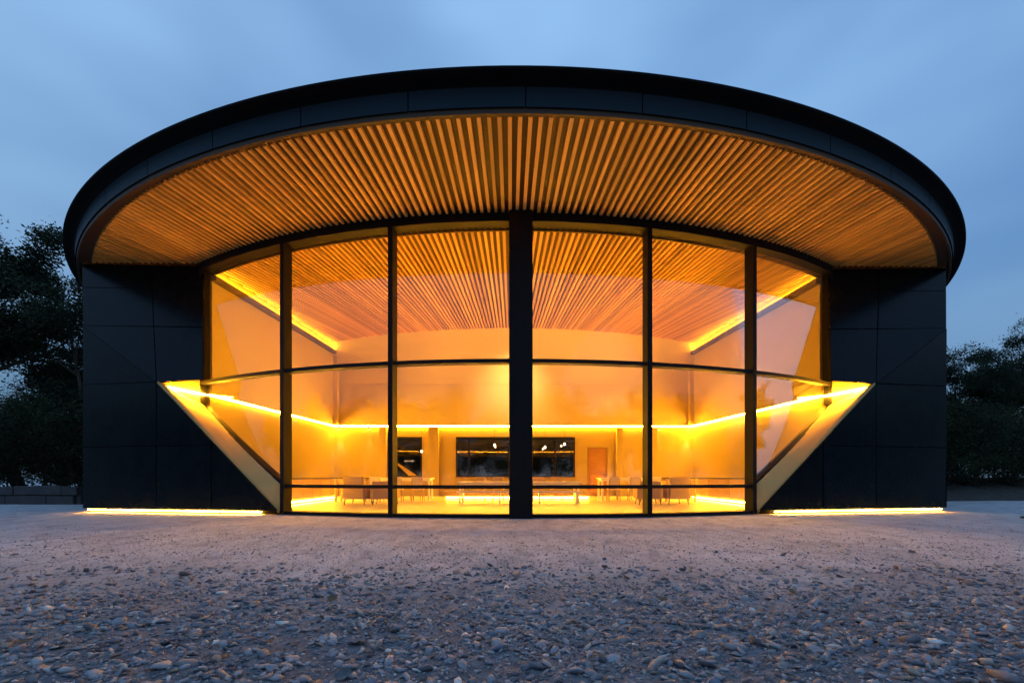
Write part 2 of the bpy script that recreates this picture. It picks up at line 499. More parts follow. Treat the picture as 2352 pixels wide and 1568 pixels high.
# ---------------------------------------------------------------- curtain wall
def arc_bar(p0, p1, z0, z1, r0, r1, n=10):
    mb = MB(); rows = []
    for k in range(n + 1):
        p = p0 + (p1 - p0) * k / n
        rows.append([arc(p, r0, z0), arc(p, r0, z1), arc(p, r1, z1), arc(p, r1, z0), arc(p, r0, z0)])
    mb.grid(rows)
    for e in (rows[0][:4], rows[-1][:4][::-1]): mb.add(e, [(0, 1, 2, 3)])
    return mb
frame = arc_bar(-PH_E, PH_E, 7.24, 7.5, 18.53, 18.17, 48).build('facade_frame', 'black_steel', pav)
hb = arc_bar(-PH_E, PH_E, 7.2, 7.46, 18.168, 18.13, 48).build('head_board', 'board_wood', frame)
arc_bar(-PH_1, PH_1, 0.0, 0.085, 18.50, 18.18, 36).build('bottom_rail', 'black_steel', frame)
def vbar(ph, z0, z1, wdt, r0, r1, name, matn):
    c = arc(ph, 1, 0) - Vector((0, GC, 0)); tdir = Vector((math.cos(ph), math.sin(ph), 0)); od = Vector((math.sin(ph), -math.cos(ph), 0))
    cen = Vector((0, GC, 0)); vs_ = []
    for z in (z0, z1):
        for r, sgn in ((r0, -1), (r0, 1), (r1, 1), (r1, -1)):
            vs_.append(cen + od * r + tdir * (sgn * wdt / 2) + Vector((0, 0, z)))
    return MB().add(vs_, [(3,2,1,0),(4,5,6,7),(0,1,5,4),(1,2,6,5),(2,3,7,6),(3,0,4,7)]).build(name, matn, frame, bevel=0.006)
for s in (-1, 1):
    vbar(s * PH_E, 3.06, 7.238, 0.10, 18.52, 18.24, 'mullion', 'black_steel')
    vbar(s * PH_1, 0.0, 7.238, 0.125, 18.55, 18.26, 'mullion', 'black_steel')
    vbar(s * PH_2, 0.0, 7.238, 0.125, 18.55, 18.26, 'mullion', 'black_steel')
    m1, m2, mc, me = PH_1, PH_2, PH_C, PH_E
    hw = 0.063 / GR
    bays = [(mc, m2 - hw), (m2 + hw, m1 - hw), (m1 + hw, me - 0.05 / GR)]
    for i, (a, b_) in enumerate(bays):
        a, b_ = s * a, s * b_
        arc_bar(a, b_, 3.80, 3.895, 18.50, 18.25, 8).build('transom', 'black_steel', frame)
        if i < 2: arc_bar(a, b_, 0.715, 0.80, 18.50, 18.25, 8).build('transom', 'black_steel', frame)
        def pane(fn0, fn1, n=14):
            rows = []
            for k in range(n + 1):
                p = a + (b_ - a) * k / n
                rows.append([arc(p, GR, fn0(k / n)), arc(p, GR, fn1(k / n))])
            return MB().grid(rows).build('pane', 'facade_glass', frame, smooth=True)
        pane(lambda t: 3.89, lambda t: 7.245)
        if i < 2:
            pane(lambda t: 0.795, lambda t: 3.805); pane(lambda t: 0.08, lambda t: 0.72)
        else:
            lo = lambda t: 0.84 + (3.16 - 0.84) * t
            pane(lo, lambda t: 3.805)
            pts0 = [arc(a + (b_ - a) * k / 12, 18.49, lo(k / 12)) for k in range(13)]
            rows = []
            for k in range(13):
                p = a + (b_ - a) * k / 12; z = lo(k / 12)
                rows.append([arc(p, 18.49, z - .09), arc(p, 18.49, z + .03), arc(p, 18.25, z + .03), arc(p, 18.25, z - .09), arc(p, 18.49, z - .09)])
            MB().grid(rows).build('sloping_rail', 'black_steel', frame)
# central pier
vb = MB().box(-0.285, 0.285, 10.86, 11.46, 0, 7.445).build('pier', 'black_steel', pav, bevel=0.01)

# ---------------------------------------------------------------- interior shell
fp = [arc(-PH_E + 2 * PH_E * i / 24, GR - 0.0, 0) for i in range(25)]
fp = [Vector((p.x, p.y, 0.05)) for p in fp] + [Vector((side_x(YB), YB, 0.05)), Vector((-side_x(YB), YB, 0.05))]
MB().prism(fp, (0, 0, -0.2)).build('floor', 'pale_floor', pav)
ZL = 3.56
for s in (-1, 1):
    xa, xb = side_x(13.75), side_x(YB)
    def sw(z0, z1, off, name, m_):
        a, b_ = Vector((s * (xa - off), 13.98, z0)), Vector((s * (xb - off), YB + .05, z0))
        up = Vector((0, 0, z1 - z0))
        return MB().prism([a, b_, b_ + up, a + up], (s * 0.3, 0, 0)).build(name, m_, pav)
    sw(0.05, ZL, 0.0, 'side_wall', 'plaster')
    sw(ZL + 0.002, 7.51, 0.10, 'side_wall', 'lit_plaster')
    # light strip tucked under the thicker upper wall, running on outside to the tip of the opening
    def strip(p, q, off=Vector((0, 0, 0)), h=0.05, t=0.045, name='light_strip', m_='led_warm'):
        d = (q - p).normalized(); sd_ = Vector((-d.y, d.x, 0)) * t
        return MB().prism([p, q, q + Vector((0, 0, h)), p + Vector((0, 0, h))], sd_).build(name, m_, pav)
    strip(Vector((s * (xa - 0.03), 14.0, ZL - .05)), Vector((s * (xb - 0.03), YB, ZL - .05)))
    pb = mirror(pB, s) + Vector((-s * 0.07, 0.05, -0.10)); pg = Vector((s * (xa - 0.05), 13.72, ZL - .09))
    strip(pb, pg, h=0.05, t=0.02, m_='led_tip')
    # ledge with the cove light that washes the ceiling
    a, b_ = Vector((s * (xa - .11), 13.9, 7.02)), Vector((s * (xb - .11), YB - .2, 7.02))
    MB().prism([a, b_, b_ + Vector((0, 0, .16)), a + Vector((0, 0, .16))], (-s * 0.17, 0, 0)).build('cove_ledge', 'beam_grey', pav)
    a, b_ = Vector((s * (xa - .13), 14.0, 7.185)), Vector((s * (xb - .13), YB - .4, 7.185))
    MB().prism([a, b_, b_ + Vector((0, 0, .03)), a + Vector((0, 0, .03))], (-s * 0.05, 0, 0)).build('cove_light_strip', 'led_cove', pav)
# back wall with its openings
xb = side_x(YB)
holes = [(-5.9, -4.6, 1.0, 3.0), (-2.9, 3.05, 1.0, 3.0), (3.68, 4.68, 0.05, 2.48)]
xs = sorted({-xb - .1, xb + .1} | {h[0] for h in holes} | {h[1] for h in holes}); zs = [0.05, 1.0, 2.48, 3.0, ZL]
bw = MB()
for i in range(len(xs) - 1):
    for j in range(len(zs) - 1):
        cx, cz = (xs[i] + xs[i+1]) / 2, (zs[j] + zs[j+1]) / 2
        if any(h[0] < cx < h[1] and h[2] < cz < h[3] for h in holes): continue
        bw.box(xs[i], xs[i+1], YB, YB + .3, zs[j], zs[j+1])
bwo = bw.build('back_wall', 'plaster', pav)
MB().box(-xb, xb, YB - .10, YB + .3, ZL + .002, 6.3).build('back_wall', 'lit_plaster', pav)
MB().box(-xb + .05, xb - .05, YB - .045, YB + .0, ZL - .05, ZL).build('light_strip', 'led_warm', pav)
# plaster cove joining the end of the slats to the back wall
rows = []
for i in range(33):
    x = -xb + 2 * xb * i / 32
    ya = ECY - math.sqrt(ER * ER - x * x)
    col = []
    for k in range(9):
        t = k / 8
        ang = t * math.pi / 2
        col.append(Vector((x, ya + (YB - .12 - ya) * math.sin(ang), 5.6 + (7.46 - 5.6) * math.cos(ang))))
    rows.append(col)
MB().grid(rows).build('ceiling_cove', 'lit_plaster', pav, smooth=True)
for s in (-1, 1):   # slim corner pilasters
    MB().box(s * (xb - .12) - .16, s * (xb - .12) + .16, YB - .35, YB - .11, ZL + .002, 7.1).build('corner_pilaster', 'lit_plaster', pav, bevel=.02)
for (x0, x1, z0, z1) in holes[:2]:
    fr = MB()
    for q in ((x0, x1, z0, z0 + .06), (x0, x1, z1 - .06, z1), (x0, x0 + .06, z0 + .06, z1 - .06), (x1 - .06, x1, z0 + .06, z1 - .06)):
        fr.box(q[0], q[1], YB - .03, YB + .12, q[2], q[3])
    if x1 - x0 > 3: fr.box((x0 + x1) / 2 - .03, (x0 + x1) / 2 + .03, YB - .02, YB + .1, z0 + .06, z1 - .06)
    wo = fr.build('back_window', 'black_steel', pav)
    MB().box(x0 + .06, x1 - .06, YB + .04, YB + .05, z0 + .06, z1 - .06).build('pane', 'window_glass', wo)
    MB().box(x0 - .05, x1 + .05, YB - .16, YB - .002, z0 - .06, z0 - .01).build('sill', 'cabinet_wood', wo)
x0, x1, z0, z1 = holes[2]
dr = MB().box(x0 + .02, x1 - .02, YB + .04, YB + .09, .055, z1 - .02).build('door', 'door_wood', pav, bevel=.004)
MB().box(x0 + .14, x1 - .14, YB + .028, YB + .039, 1.3, z1 - .2).build('door_panel', 'door_wood', dr, bevel=.003)
MB().box(x0 + .14, x1 - .14, YB + .028, YB + .039, .25, 1.1).build('door_panel', 'door_wood', dr, bevel=.003)
MB().tube([(x1 - .1, YB + .04, 1.1), (x1 - .1, YB - .02, 1.1), (x1 - .24, YB - .02, 1.1)], [.012, .012, .012]).build('handle', 'black_steel', dr)
for (px, wd) in ((-4.0, .5), (-6.5, .35), (5.25, .3), (6.9, .45)):
    MB().box(px - wd / 2, px + wd / 2, YB - .22, YB - .002, .05, ZL - .08).build('pilaster', 'plaster', pav, bevel=.01)

# ---------------------------------------------------------------- lamps of the room
def spot_fixture(loc, target, energy, size, blend, label, group):
    t = empty('spotlight', loc)
    d = (Vector(target) - Vector(loc)).normalized()
    MB().tube([-d * .1, d * .04], [.045, .05], 12).build('housing', 'black_steel', t, smooth=False)
    MB().tube([(0, 0, .0), (0, 0, .12)], [.012, .012], 6).build('stem', 'black_steel', t)
    MB().tube([d * .041, d * .046], [.042, .042], 12).build('lens', 'bulb', t)
    ld = bpy.data.lights.new('spot', 'SPOT'); ld.energy = energy; ld.spot_size = size; ld.spot_blend = blend; ld.color = (1, .72, .30); ld.shadow_soft_size = .04
    lo = bpy.data.objects.new('lamp', ld); C.objects.link(lo); lo.parent = t
    lo.location = d * .07
    lo.rotation_euler = d.to_track_quat('-Z', 'Y').to_euler()
    tag(t, label, 'spotlight', group); return t
for s in (-1, 1):
    spot_fixture((s * (xb - .30), YB - .20, 3.40), (s * (xb - .28), YB - .10, 0.3), 60, R(40), .5, 'small black spotlight washing down the corner of the back wall', 'corner spotlights')
    spot_fixture((s * (xb - 1.75), YB - .18, 3.40), (s * (xb - 1.75), YB - .08, 0.2), 22, R(40), .6, 'small black spotlight washing down the back wall beside the corner', 'second spotlights along the back wall')
spot_fixture((0, YB - 2.6, 6.4), (0, YB - .1, 5.3), 200, R(100), 1.0, 'black spotlight hidden behind the pier, washing the upper back wall', None)
for (x, z) in ((-4.5, 2.25), (-0.95, 2.55), (1.5, 2.45), (2.45, 2.6)):
    t = empty('pendant_lamp', (x, 21.9, z))
    bb = MB(); k = 10
    bb.tube([(0, 0, -.06), (0, 0, -.045), (0, 0, 0), (0, 0, .045), (0, 0, .06)], [.010, .03, .042, .03, .012], 12).build('globe', 'bulb', t, smooth=True)
    MB().tube([(0, 0, .058), (0, 0, .13)], [.022, .016], 8).build('socket', 'black_steel', t)
    MB().tube([(0, 0, .12), (0, 0, 3.40 - z)], [.006, .006], 5).build('cord', 'black_steel', t)
    MB().tube([(0, 0, 3.40 - z), (0, YB - 21.9 + .02, 3.40 - z)], [.012, .012], 6).build('arm', 'black_steel', t)
    tag(t, 'small globe lamp hung on a thin cord from a wall arm', 'lamp', 'pendant lamps')

# ---------------------------------------------------------------- furniture
FZ = 0.05
for s in (-1, 1):
    t = empty('side_counter', (s * 8.4, 16.9, FZ))
    x0, x1 = (-.78, .86) if s > 0 else (-.86, .78)
    fx = x0 if s > 0 else x1
    MB().box(x0 + .03, x1 - .03, -2.55, 2.55, .17, .87).build('body', 'cabinet_wood', t)
    MB().box(x0, x1, -2.6, 2.6, .872, .93).build('counter_top', 'dark_top', t, bevel=.006)
    MB().box(x0 + .12, x1 - .12, -2.5, 2.5, 0, .168).build('toe_kick', 'dark_top', t)
    q = fx + s * .045
    MB().box(min(q, q + s * .04), max(q, q + s * .04), -2.45, 2.45, .07, .105).build('light_strip', 'led_warm', t)
    for k in range(6):
        q = fx + s * .012
        MB().box(min(q, q + s * .017), max(q, q + s * .017), -2.5 + k * .84, -2.5 + k * .84 + .82, .19, .85).build('cabinet_door', 'cabinet_wood', t, bevel=.003)
    tag(t, 'wooden counter glowing at its foot along the side wall by the ' + ('door' if s > 0 else 'narrow back window'), 'counter')
def table(x, y, wd, dp, h, topm, legm, label, group=None, name='table'):
    t = empty(name, (x, y, FZ))
    MB().box(-wd/2, wd/2, -dp/2, dp/2, h - .05, h).build('table_top', topm, t, bevel=.006)
    MB().box(-wd/2 + .1, wd/2 - .1, -dp/2 + .08, dp/2 - .08, h - .13, h - .052).build('apron', legm, t)
    for sx in (-1, 1):
        for sy in (-1, 1):
            MB().box(sx*(wd/2-.09)-.035, sx*(wd/2-.09)+.035, sy*(dp/2-.09)-.035, sy*(dp/2-.09)+.035, 0, h - .052).build('leg', legm, t)
    tag(t, label, 'table', group); return t
def armchair(x, y, rz, m_, label, group, h=.95):
    t = empty('armchair', (x, y, FZ), rz)
    MB().box(-.34, .34, -.32, .3, .28, .46).build('seat', m_, t, bevel=.04)
    MB().add([(-.36,.26,.2),(.36,.26,.2),(.36,.40,.2),(-.36,.40,.2),(-.36,.36,h),(.36,.36,h),(.36,.46,h),(-.36,.46,h)],
             [(3,2,1,0),(4,5,6,7),(0,1,5,4),(1,2,6,5),(2,3,7,6),(3,0,4,7)]).build('backrest', m_, t, bevel=.03)
    for sx in (-1, 1):
        MB().box(sx*.385-.05, sx*.385+.05, -.32, .36, .2, .62).build('armrest', m_, t, bevel=.03)
        for yy in (-.27, .33):
            MB().tube([(sx*.33, yy, .22), (sx*.36, yy*1.05, 0)], [.025, .016], 8).build('leg', 'dark_top', t)
    tag(t, label, 'armchair', group); return t
def chair(x, y, rz, m_, label, group):
    t = empty('chair', (x, y, FZ), rz)
    MB().box(-.22, .22, -.22, .22, .45, .50).build('seat', m_, t, bevel=.012)
    MB().add([(-.21,.19,.58),(.21,.19,.58),(.21,.22,.58),(-.21,.22,.58),(-.21,.24,.96),(.21,.24,.96),(.21,.27,.96),(-.21,.27,.96)],
             [(3,2,1,0),(4,5,6,7),(0,1,5,4),(1,2,6,5),(2,3,7,6),(3,0,4,7)]).build('backrest', m_, t, bevel=.008)
    for sx in (-1, 1):
        MB().tube([(sx*.19, -.19, .45), (sx*.21, -.22, 0)], [.02, .014], 8).build('leg', 'cabinet_wood', t)
        MB().tube([(sx*.2, .25, .9), (sx*.2, .2, .5), (sx*.21, .25, 0)], [.016, .02, .014], 8).build('leg', 'cabinet_wood', t)
    tag(t, label, 'chair', group); return t
for s in (-1, 1):
    side = 'door' if s > 0 else 'narrow back window'
    table(s * 6.35, 17.6, 1.3, .8, .93, 'dark_top', 'cabinet_wood', 'dark topped high table beside the counter on the side of the ' + side)
    armchair(s * 5.5, 15.7, R(180) + s * .12, 'tan_fabric', 'high backed tan armchair before the dark table by the ' + side, None)
    armchair(s * 4.55, 15.6, R(180) - s * .08, 'tan_fabric', 'lower tan armchair before the pale table by the ' + side, None, .80)
    table(s * 4.6, 18.2, 2.5, .9, .92, 'white_top', 'white_top', 'long pale table behind the armchairs on the side of the ' + side)
    for k, (dx, yy, rz) in enumerate(((-.8, 17.5, R(180)), (0.0, 17.45, R(180)), (.8, 17.5, R(180)), (-.5, 18.95, 0), (.45, 18.95, 0))):
        chair(s * 4.6 + dx, yy, rz + random.uniform(-.1, .1), 'lilac_fabric', 'greyish dining chair at the pale table by the ' + side, 'chairs at the pale table by the ' + side)
table(0.1, 16.9, 4.5, 1.15, .78, 'white_top', 'white_top', 'large white table in the middle of the room behind the pier', None)
for k, dx in enumerate((-1.55, -.8, .8, 1.55)):
    chair(.1 + dx, 18.0, random.uniform(-.08, .08), 'tan_fabric', 'tan chair on the far side of the large white table', 'chairs behind the large white table')
t = empty('bench', (0.1, 15.9, FZ))
MB().box(-2.2, 2.2, -.2, .2, .40, .46).build('seat', 'white_top', t, bevel=.008)
for x in (-2.0, -.7, .7, 2.0): MB().box(x - .03, x + .03, -.17, .17, 0, .398).build('leg', 'white_top', t)
tag(t, 'low white bench pulled up in front of the large white table', 'bench')
t = empty('low_platform', (0.1, 19.6, FZ))
MB().box(-3.2, 3.2, -.35, .35, .14, .34).build('deck', 'cabinet_wood', t, bevel=.008)
MB().box(-3.1, 3.1, -.25, .3, 0, .138).build('plinth', 'dark_top', t)
MB().box(-3.05, 3.05, -.31, -.27, .06, .095).build('light_strip', 'led_warm', t)
tag(t, 'low wooden bench platform glowing at its foot below the back window', 'bench')

# ================================================================== ground
def vnoise(x, y, seed):
    """smooth value noise, numpy"""
    xi = np.floor(x).astype(np.int64); yi = np.floor(y).astype(np.int64); fx = x - xi; fy = y - yi
    def h(a, b):
        n_ = (a * 374761393 + b * 668265263 + seed * 974711) & 0x7fffffff
        n_ = ((n_ ^ (n_ >> 13)) * 1274126177) & 0x7fffffff
        return ((n_ ^ (n_ >> 16)) & 0xffff) / 65535.0
    u = fx * fx * (3 - 2 * fx); v_ = fy * fy * (3 - 2 * fy)
    return (h(xi, yi) * (1 - u) + h(xi + 1, yi) * u) * (1 - v_) + (h(xi, yi + 1) * (1 - u) + h(xi + 1, yi + 1) * u) * v_
def ground_z(x, y):
    r = np.hypot(x, y)
    z = (vnoise(x * .35, y * .35, 1) - .5) * .05 + (vnoise(x * 1.6, y * 1.6, 2) - .5) * .022 + (vnoise(x * 6, y * 6, 3) - .5) * .012
    near = np.clip((6.5 - y) / 3.5, 0, 1)
    z = z * (0.55 + .6 * near) + near * (vnoise(x * 16, y * 16, 4) - .5) * .014
    # level where the pavilion stands
    foot = np.clip((y - 9.0) / 2.0, 0, 1) * np.clip((16 - np.abs(x)) / 2.0, 0, 1) * np.clip((27 - y) / 2, 0, 1)
    z = z * (1 - .8 * foot) - .012 * foot
    return z
na, nr_ = 720, 230
ang = np.linspace(0, 2 * np.pi, na, endpoint=False)
rad = np.concatenate([[0.25], np.geomspace(0.5, 40, nr_ - 40), np.geomspace(41, 900, 40)])
A_, R_ = np.meshgrid(ang, rad); gx = (R_ * np.sin(A_)).ravel(); gy = (R_ * np.cos(A_)).ravel()
gz = ground_z(gx, gy)
verts = np.stack([gx, gy, gz], 1)
nrr = len(rad)
i_, j_ = np.meshgrid(np.arange(nrr - 1), np.arange(na), indexing='ij')
q = np.stack([i_ * na + j_, (i_ + 1) * na + j_, (i_ + 1) * na + (j_ + 1) % na, i_ * na + (j_ + 1) % na], -1).reshape(-1, 4)
def np_mesh(name, verts, faces):
    k = faces.shape[1]
    m = bpy.data.meshes.new(name)
    m.vertices.add(len(verts)); m.vertices.foreach_set('co', verts.astype(np.float32).ravel())
    m.loops.add(faces.size); m.loops.foreach_set('vertex_index', faces.astype(np.int32).ravel())
    m.polygons.add(len(faces)); m.polygons.foreach_set('loop_start', (np.arange(len(faces)) * k).astype(np.int32))
    m.polygons.foreach_set('loop_total', np.full(len(faces), k, np.int32))
    m.update(calc_edges=True); return m
gm = np_mesh('ground', verts, q[:, ::-1])
gm.polygons.foreach_set('use_smooth', np.ones(len(gm.polygons), bool))
m, n, b = mat('sandy_ground')
v = wpos(n); v2 = wpos(n, (1, 0.55, 1))
f1 = noise(n, v, 0.55, 7, .6); f2 = noise(n, v, 9, 6, .65); f3 = noise(n, v, 70, 4, .7); f4 = noise(n, v2, 2.6, 8, .68, .4)
col = ramp(n, f4, [(0.44, 0.42, 0.435), (0.65, 0.62, 0.635), (0.77, 0.74, 0.755)], [.32, .5, .70])  # sand colour, raised paler to stand in for light spilling from the glass
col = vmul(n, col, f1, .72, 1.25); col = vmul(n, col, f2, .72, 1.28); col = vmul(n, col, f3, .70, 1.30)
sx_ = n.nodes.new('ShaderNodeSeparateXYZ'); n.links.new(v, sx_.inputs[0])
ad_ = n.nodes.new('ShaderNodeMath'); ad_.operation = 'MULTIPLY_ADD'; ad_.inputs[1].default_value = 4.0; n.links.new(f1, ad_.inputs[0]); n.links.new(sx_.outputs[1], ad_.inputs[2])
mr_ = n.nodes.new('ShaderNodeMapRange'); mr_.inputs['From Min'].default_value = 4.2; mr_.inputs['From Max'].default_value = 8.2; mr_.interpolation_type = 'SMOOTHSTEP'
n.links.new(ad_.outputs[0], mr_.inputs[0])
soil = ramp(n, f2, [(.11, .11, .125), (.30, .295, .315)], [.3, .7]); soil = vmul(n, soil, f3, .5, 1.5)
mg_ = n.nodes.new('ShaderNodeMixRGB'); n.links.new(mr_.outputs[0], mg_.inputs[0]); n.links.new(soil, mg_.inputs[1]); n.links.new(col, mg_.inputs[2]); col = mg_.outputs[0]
vo = n.nodes.new('ShaderNodeTexVoronoi'); vo.inputs['Scale'].default_value = 5.5; vo.inputs['Randomness'].default_value = 1
n.links.new(v, vo.inputs['Vector'])
spots = ramp(n, vo.outputs['Distance'], [(.35, .33, .32), (1, 1, 1)], [.05, .13])
mm_ = n.nodes.new('ShaderNodeMixRGB'); mm_.blend_type = 'MULTIPLY'; mm_.inputs[0].default_value = .7
n.links.new(col, mm_.inputs[1]); n.links.new(spots, mm_.inputs[2])
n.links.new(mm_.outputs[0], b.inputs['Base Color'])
b.inputs['Roughness'].default_value = .95; b.inputs['Specular IOR Level'].default_value = .12
u1 = bump(n, None, f4, .9, .10); u2 = bump(n, None, f2, .9, .035, u1); bump(n, b, f3, .9, .01, u2)
M['sandy_ground'] = m
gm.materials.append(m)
go = bpy.data.objects.new('ground', gm); C.objects.link(go); tag(go, kind='structure')

# gravel: flat stones and chips, dense near the camera and thinning towards the building
def ico():
    t = (1 + 5 ** .5) / 2
    v_ = np.array([(-1,t,0),(1,t,0),(-1,-t,0),(1,-t,0),(0,-1,t),(0,1,t),(0,-1,-t),(0,1,-t),(t,0,-1),(t,0,1),(-t,0,-1),(-t,0,1)], float)
    v_ /= np.linalg.norm(v_[0])
    f_ = np.array([(0,11,5),(0,5,1),(0,1,7),(0,7,10),(0,10,11),(1,5,9),(5,11,4),(11,10,2),(10,7,6),(7,1,8),(3,9,4),(3,4,2),(3,2,6),(3,6,8),(3,8,9),(4,9,5),(2,4,11),(6,2,10),(8,6,7),(9,8,1)])
    return v_, f_
iv, if_ = ico()
ov = np.array([(1,0,0),(-1,0,0),(0,1,0),(0,-1,0),(0,0,1),(0,0,-1)], float)
of_ = np.array([(0,2,4),(2,1,4),(1,3,4),(3,0,4),(2,0,5),(1,2,5),(3,1,5),(0,3,5)])
def stones(name, px, py, size, flat, tilt, sink=.25, far_pale=False, base=None):
    k = len(px); bv, bf = base if base else (iv, if_); nv, nf = len(bv), len(bf)
    V = np.repeat(bv[None], k, 0) * rng.uniform(.62, 1.3, (k, nv, 1))
    sx = size * rng.uniform(.75, 1.5, k); sy = size * rng.uniform(.55, 1.1, k); sz = size * flat * rng.uniform(.6, 1.4, k)
    V *= np.stack([sx, sy, sz], 1)[:, None, :]
    # random tilt then spin
    ax = rng.normal(0, tilt, k); ay = rng.normal(0, tilt, k); az = rng.uniform(0, 6.283, k)
    def rot(V, a, i, j):
        c, s_ = np.cos(a)[:, None], np.sin(a)[:, None]
        vi, vj = V[:, :, i] * c - V[:, :, j] * s_, V[:, :, i] * s_ + V[:, :, j] * c
        V = V.copy(); V[:, :, i] = vi; V[:, :, j] = vj; return V
    V = rot(V, ax, 1, 2); V = rot(V, ay, 0, 2); V = rot(V, az, 0, 1)
    gz_ = ground_z(px, py)
    V += np.stack([px, py, gz_ + sz * (1 - 2 * sink)], 1)[:, None, :]
    Fc = (bf[None] + (np.arange(k) * nv)[:, None, None]).reshape(-1, 3)
    me = np_mesh(name, V.reshape(-1, 3), Fc)
    tn = rng.uniform(0, 1, k)
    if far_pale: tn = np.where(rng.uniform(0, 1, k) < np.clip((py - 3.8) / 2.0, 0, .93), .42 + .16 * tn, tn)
    tone = np.repeat(tn, nf * 3).astype(np.float32)
    at_ = me.attributes.new('tone', 'FLOAT', 'CORNER'); at_.data.foreach_set('value', tone)
    return me
m, n, b = mat('gravel_stone')
atn = n.nodes.new('ShaderNodeAttribute'); atn.attribute_name = 'tone'
col = ramp(n, atn.outputs['Fac'], [(.09,.09,.105),(.19,.185,.205),(.29,.285,.31),(.40,.395,.42),(.30,.25,.215),(.20,.225,.29),(.48,.465,.47),(.36,.24,.16),(.74,.72,.70)],
           [0,.16,.34,.52,.64,.76,.87,.955,.985])
v = wpos(n)
col = vmul(n, col, noise(n, v, 45, 5, .7), .55, 1.45)
n.links.new(col, b.inputs['Base Color']); b.inputs['Roughness'].default_value = .72; b.inputs['Specular IOR Level'].default_value = .3
u1 = bump(n, None, noise(n, v, 60, 5, .7), .5, .01); bump(n, b, noise(n, wpos(n, (1, 1, 4)), 220, 3), .35, .003, u1)
M['gravel_stone'] = m
def scatter(k, y0, y1, dens):
    Y = np.sqrt(rng.uniform(y0 * y0, y1 * y1, k)); X = rng.uniform(-1, 1, k) * (1.2 * Y + 2.2)
    keep = rng.uniform(0, 1, k) < dens(X, Y)
    return X[keep], Y[keep]
def dens(X, Y):
    edge = 4.3 + 1.5 * (vnoise(X * .5, Y * .5, 21) - .5) + 1.0 * (vnoise(X * 1.7, Y * 1.7, 22) - .5)
    return np.maximum(np.clip((edge - Y) / 2.2 + .5, 0, 1), .26 * np.clip((10.0 - Y) / 4.5, .08, 1)) * (.45 + .75 * vnoise(X * 2.3, Y * 2.3, 23))
X, Y = scatter(300000, 1.5, 10.6, dens)
size = .0085 * np.exp(rng.normal(0, .45, len(X))) * np.clip(1.25 - .06 * Y, .7, 1.2)
nearm = Y < 4.3
print('gravel', len(X), int(nearm.sum()))
me = stones('gravel', X[nearm], Y[nearm], size[nearm], .42, .35, far_pale=True); me.materials.append(M['gravel_stone'])
go = bpy.data.objects.new('gravel', me); C.objects.link(go)
tag(go, 'grey blue gravel chips thick in the foreground', 'gravel', kind='stuff')
me = stones('grit', X[~nearm], Y[~nearm], size[~nearm] * .95, .5, .35, far_pale=True, base=(ov, of_)); me.materials.append(M['gravel_stone'])
go = bpy.data.objects.new('grit', me); C.objects.link(go)
tag(go, 'fine pale grit strewn over the sandy ground before the pavilion', 'gravel', kind='stuff')
X, Y = scatter(12500, 1.5, 5.0, lambda X, Y: dens(X, Y) * .95)
size = .026 * np.exp(rng.normal(0, .28, len(X)))
me = stones('pebbles', X, Y, size, .30, .42); me.materials.append(M['gravel_stone'])
go = bpy.data.objects.new('coarse_gravel', me); C.objects.link(go)
tag(go, 'coarser flat grey stones bedded among the foreground gravel chips', 'gravel', kind='stuff')

# larger loose stones, one object each
X, Y = scatter(170, 1.75, 4.3, lambda X, Y: np.ones_like(X))
protos = []
for k in range(8):
    me = stones('stone', np.zeros(1), np.zeros(1), np.array([1.0]), .4, .12, .5); 
    co = np.empty(36); me.vertices.foreach_get('co', co); co = co.reshape(-1, 3); co[:, 2] -= ground_z(np.zeros(1), np.zeros(1))[0]; me.vertices.foreach_set('co', co.ravel().astype(np.float32))
    me.materials.append(M['gravel_stone']); protos.append(me)
for k in range(len(X)):
    o = bpy.data.objects.new('stone', protos[k % 8]); C.objects.link(o)
    s_ = random.uniform(.028, .055)
    o.location = (X[k], Y[k], float(ground_z(X[k:k+1], Y[k:k+1])[0]) + s_ * .14); o.scale = (s_, s_ * random.uniform(.7, 1.1), s_ * random.uniform(.8, 1.2)); o.rotation_euler = (random.gauss(0, .12), random.gauss(0, .12), random.uniform(0, 6.28))
    tag(o, 'flat stone larger than the gravel chips it lies among', 'stone', 'larger stones in the gravel')

# fallen leaves, curled
simple('dry_leaf', (.20, .13, .075), .8, .15, 20, .4, .2)
simple('grey_leaf', (.17, .17, .18), .75, .2, 20, .4, .2)
simple('rust_leaf', (.30, .11, .04), .8, .15, 20, .4, .2)
def leaf_mesh(name, curl, matn):
    rows = []
    for i in range(7):
        t = i / 6; wv = .5 * math.sin(math.pi * min(1, t * .92 + .08)) ** .8 * (1 - .25 * t)
        rows.append([(t - .5, wv * s_ * (1 + .12 * math.sin(i * 2.3)), curl * ((t - .5) ** 2 * 1.1 + (abs(s_)) * .28 * wv * 2) + .03 * math.sin(i * 1.7 + s_)) for s_ in (-1, -.5, 0, .5, 1)])
    me = MB().grid(rows).mesh(name); me.materials.append(M[matn])
    return me
lm = [leaf_mesh('fallen_leaf', c, q) for c, q in ((.5, 'dry_leaf'), (.8, 'grey_leaf'), (.35, 'grey_leaf'), (.6, 'rust_leaf'))]
lname = ['curled brown fallen leaf lying on the gravel', 'curled grey fallen leaf lying on the gravel', 'flat grey fallen leaf lying on the gravel', 'rust orange fallen leaf lying on the gravel']
X, Y = scatter(75, 1.8, 6.0, lambda X, Y: np.ones_like(X))
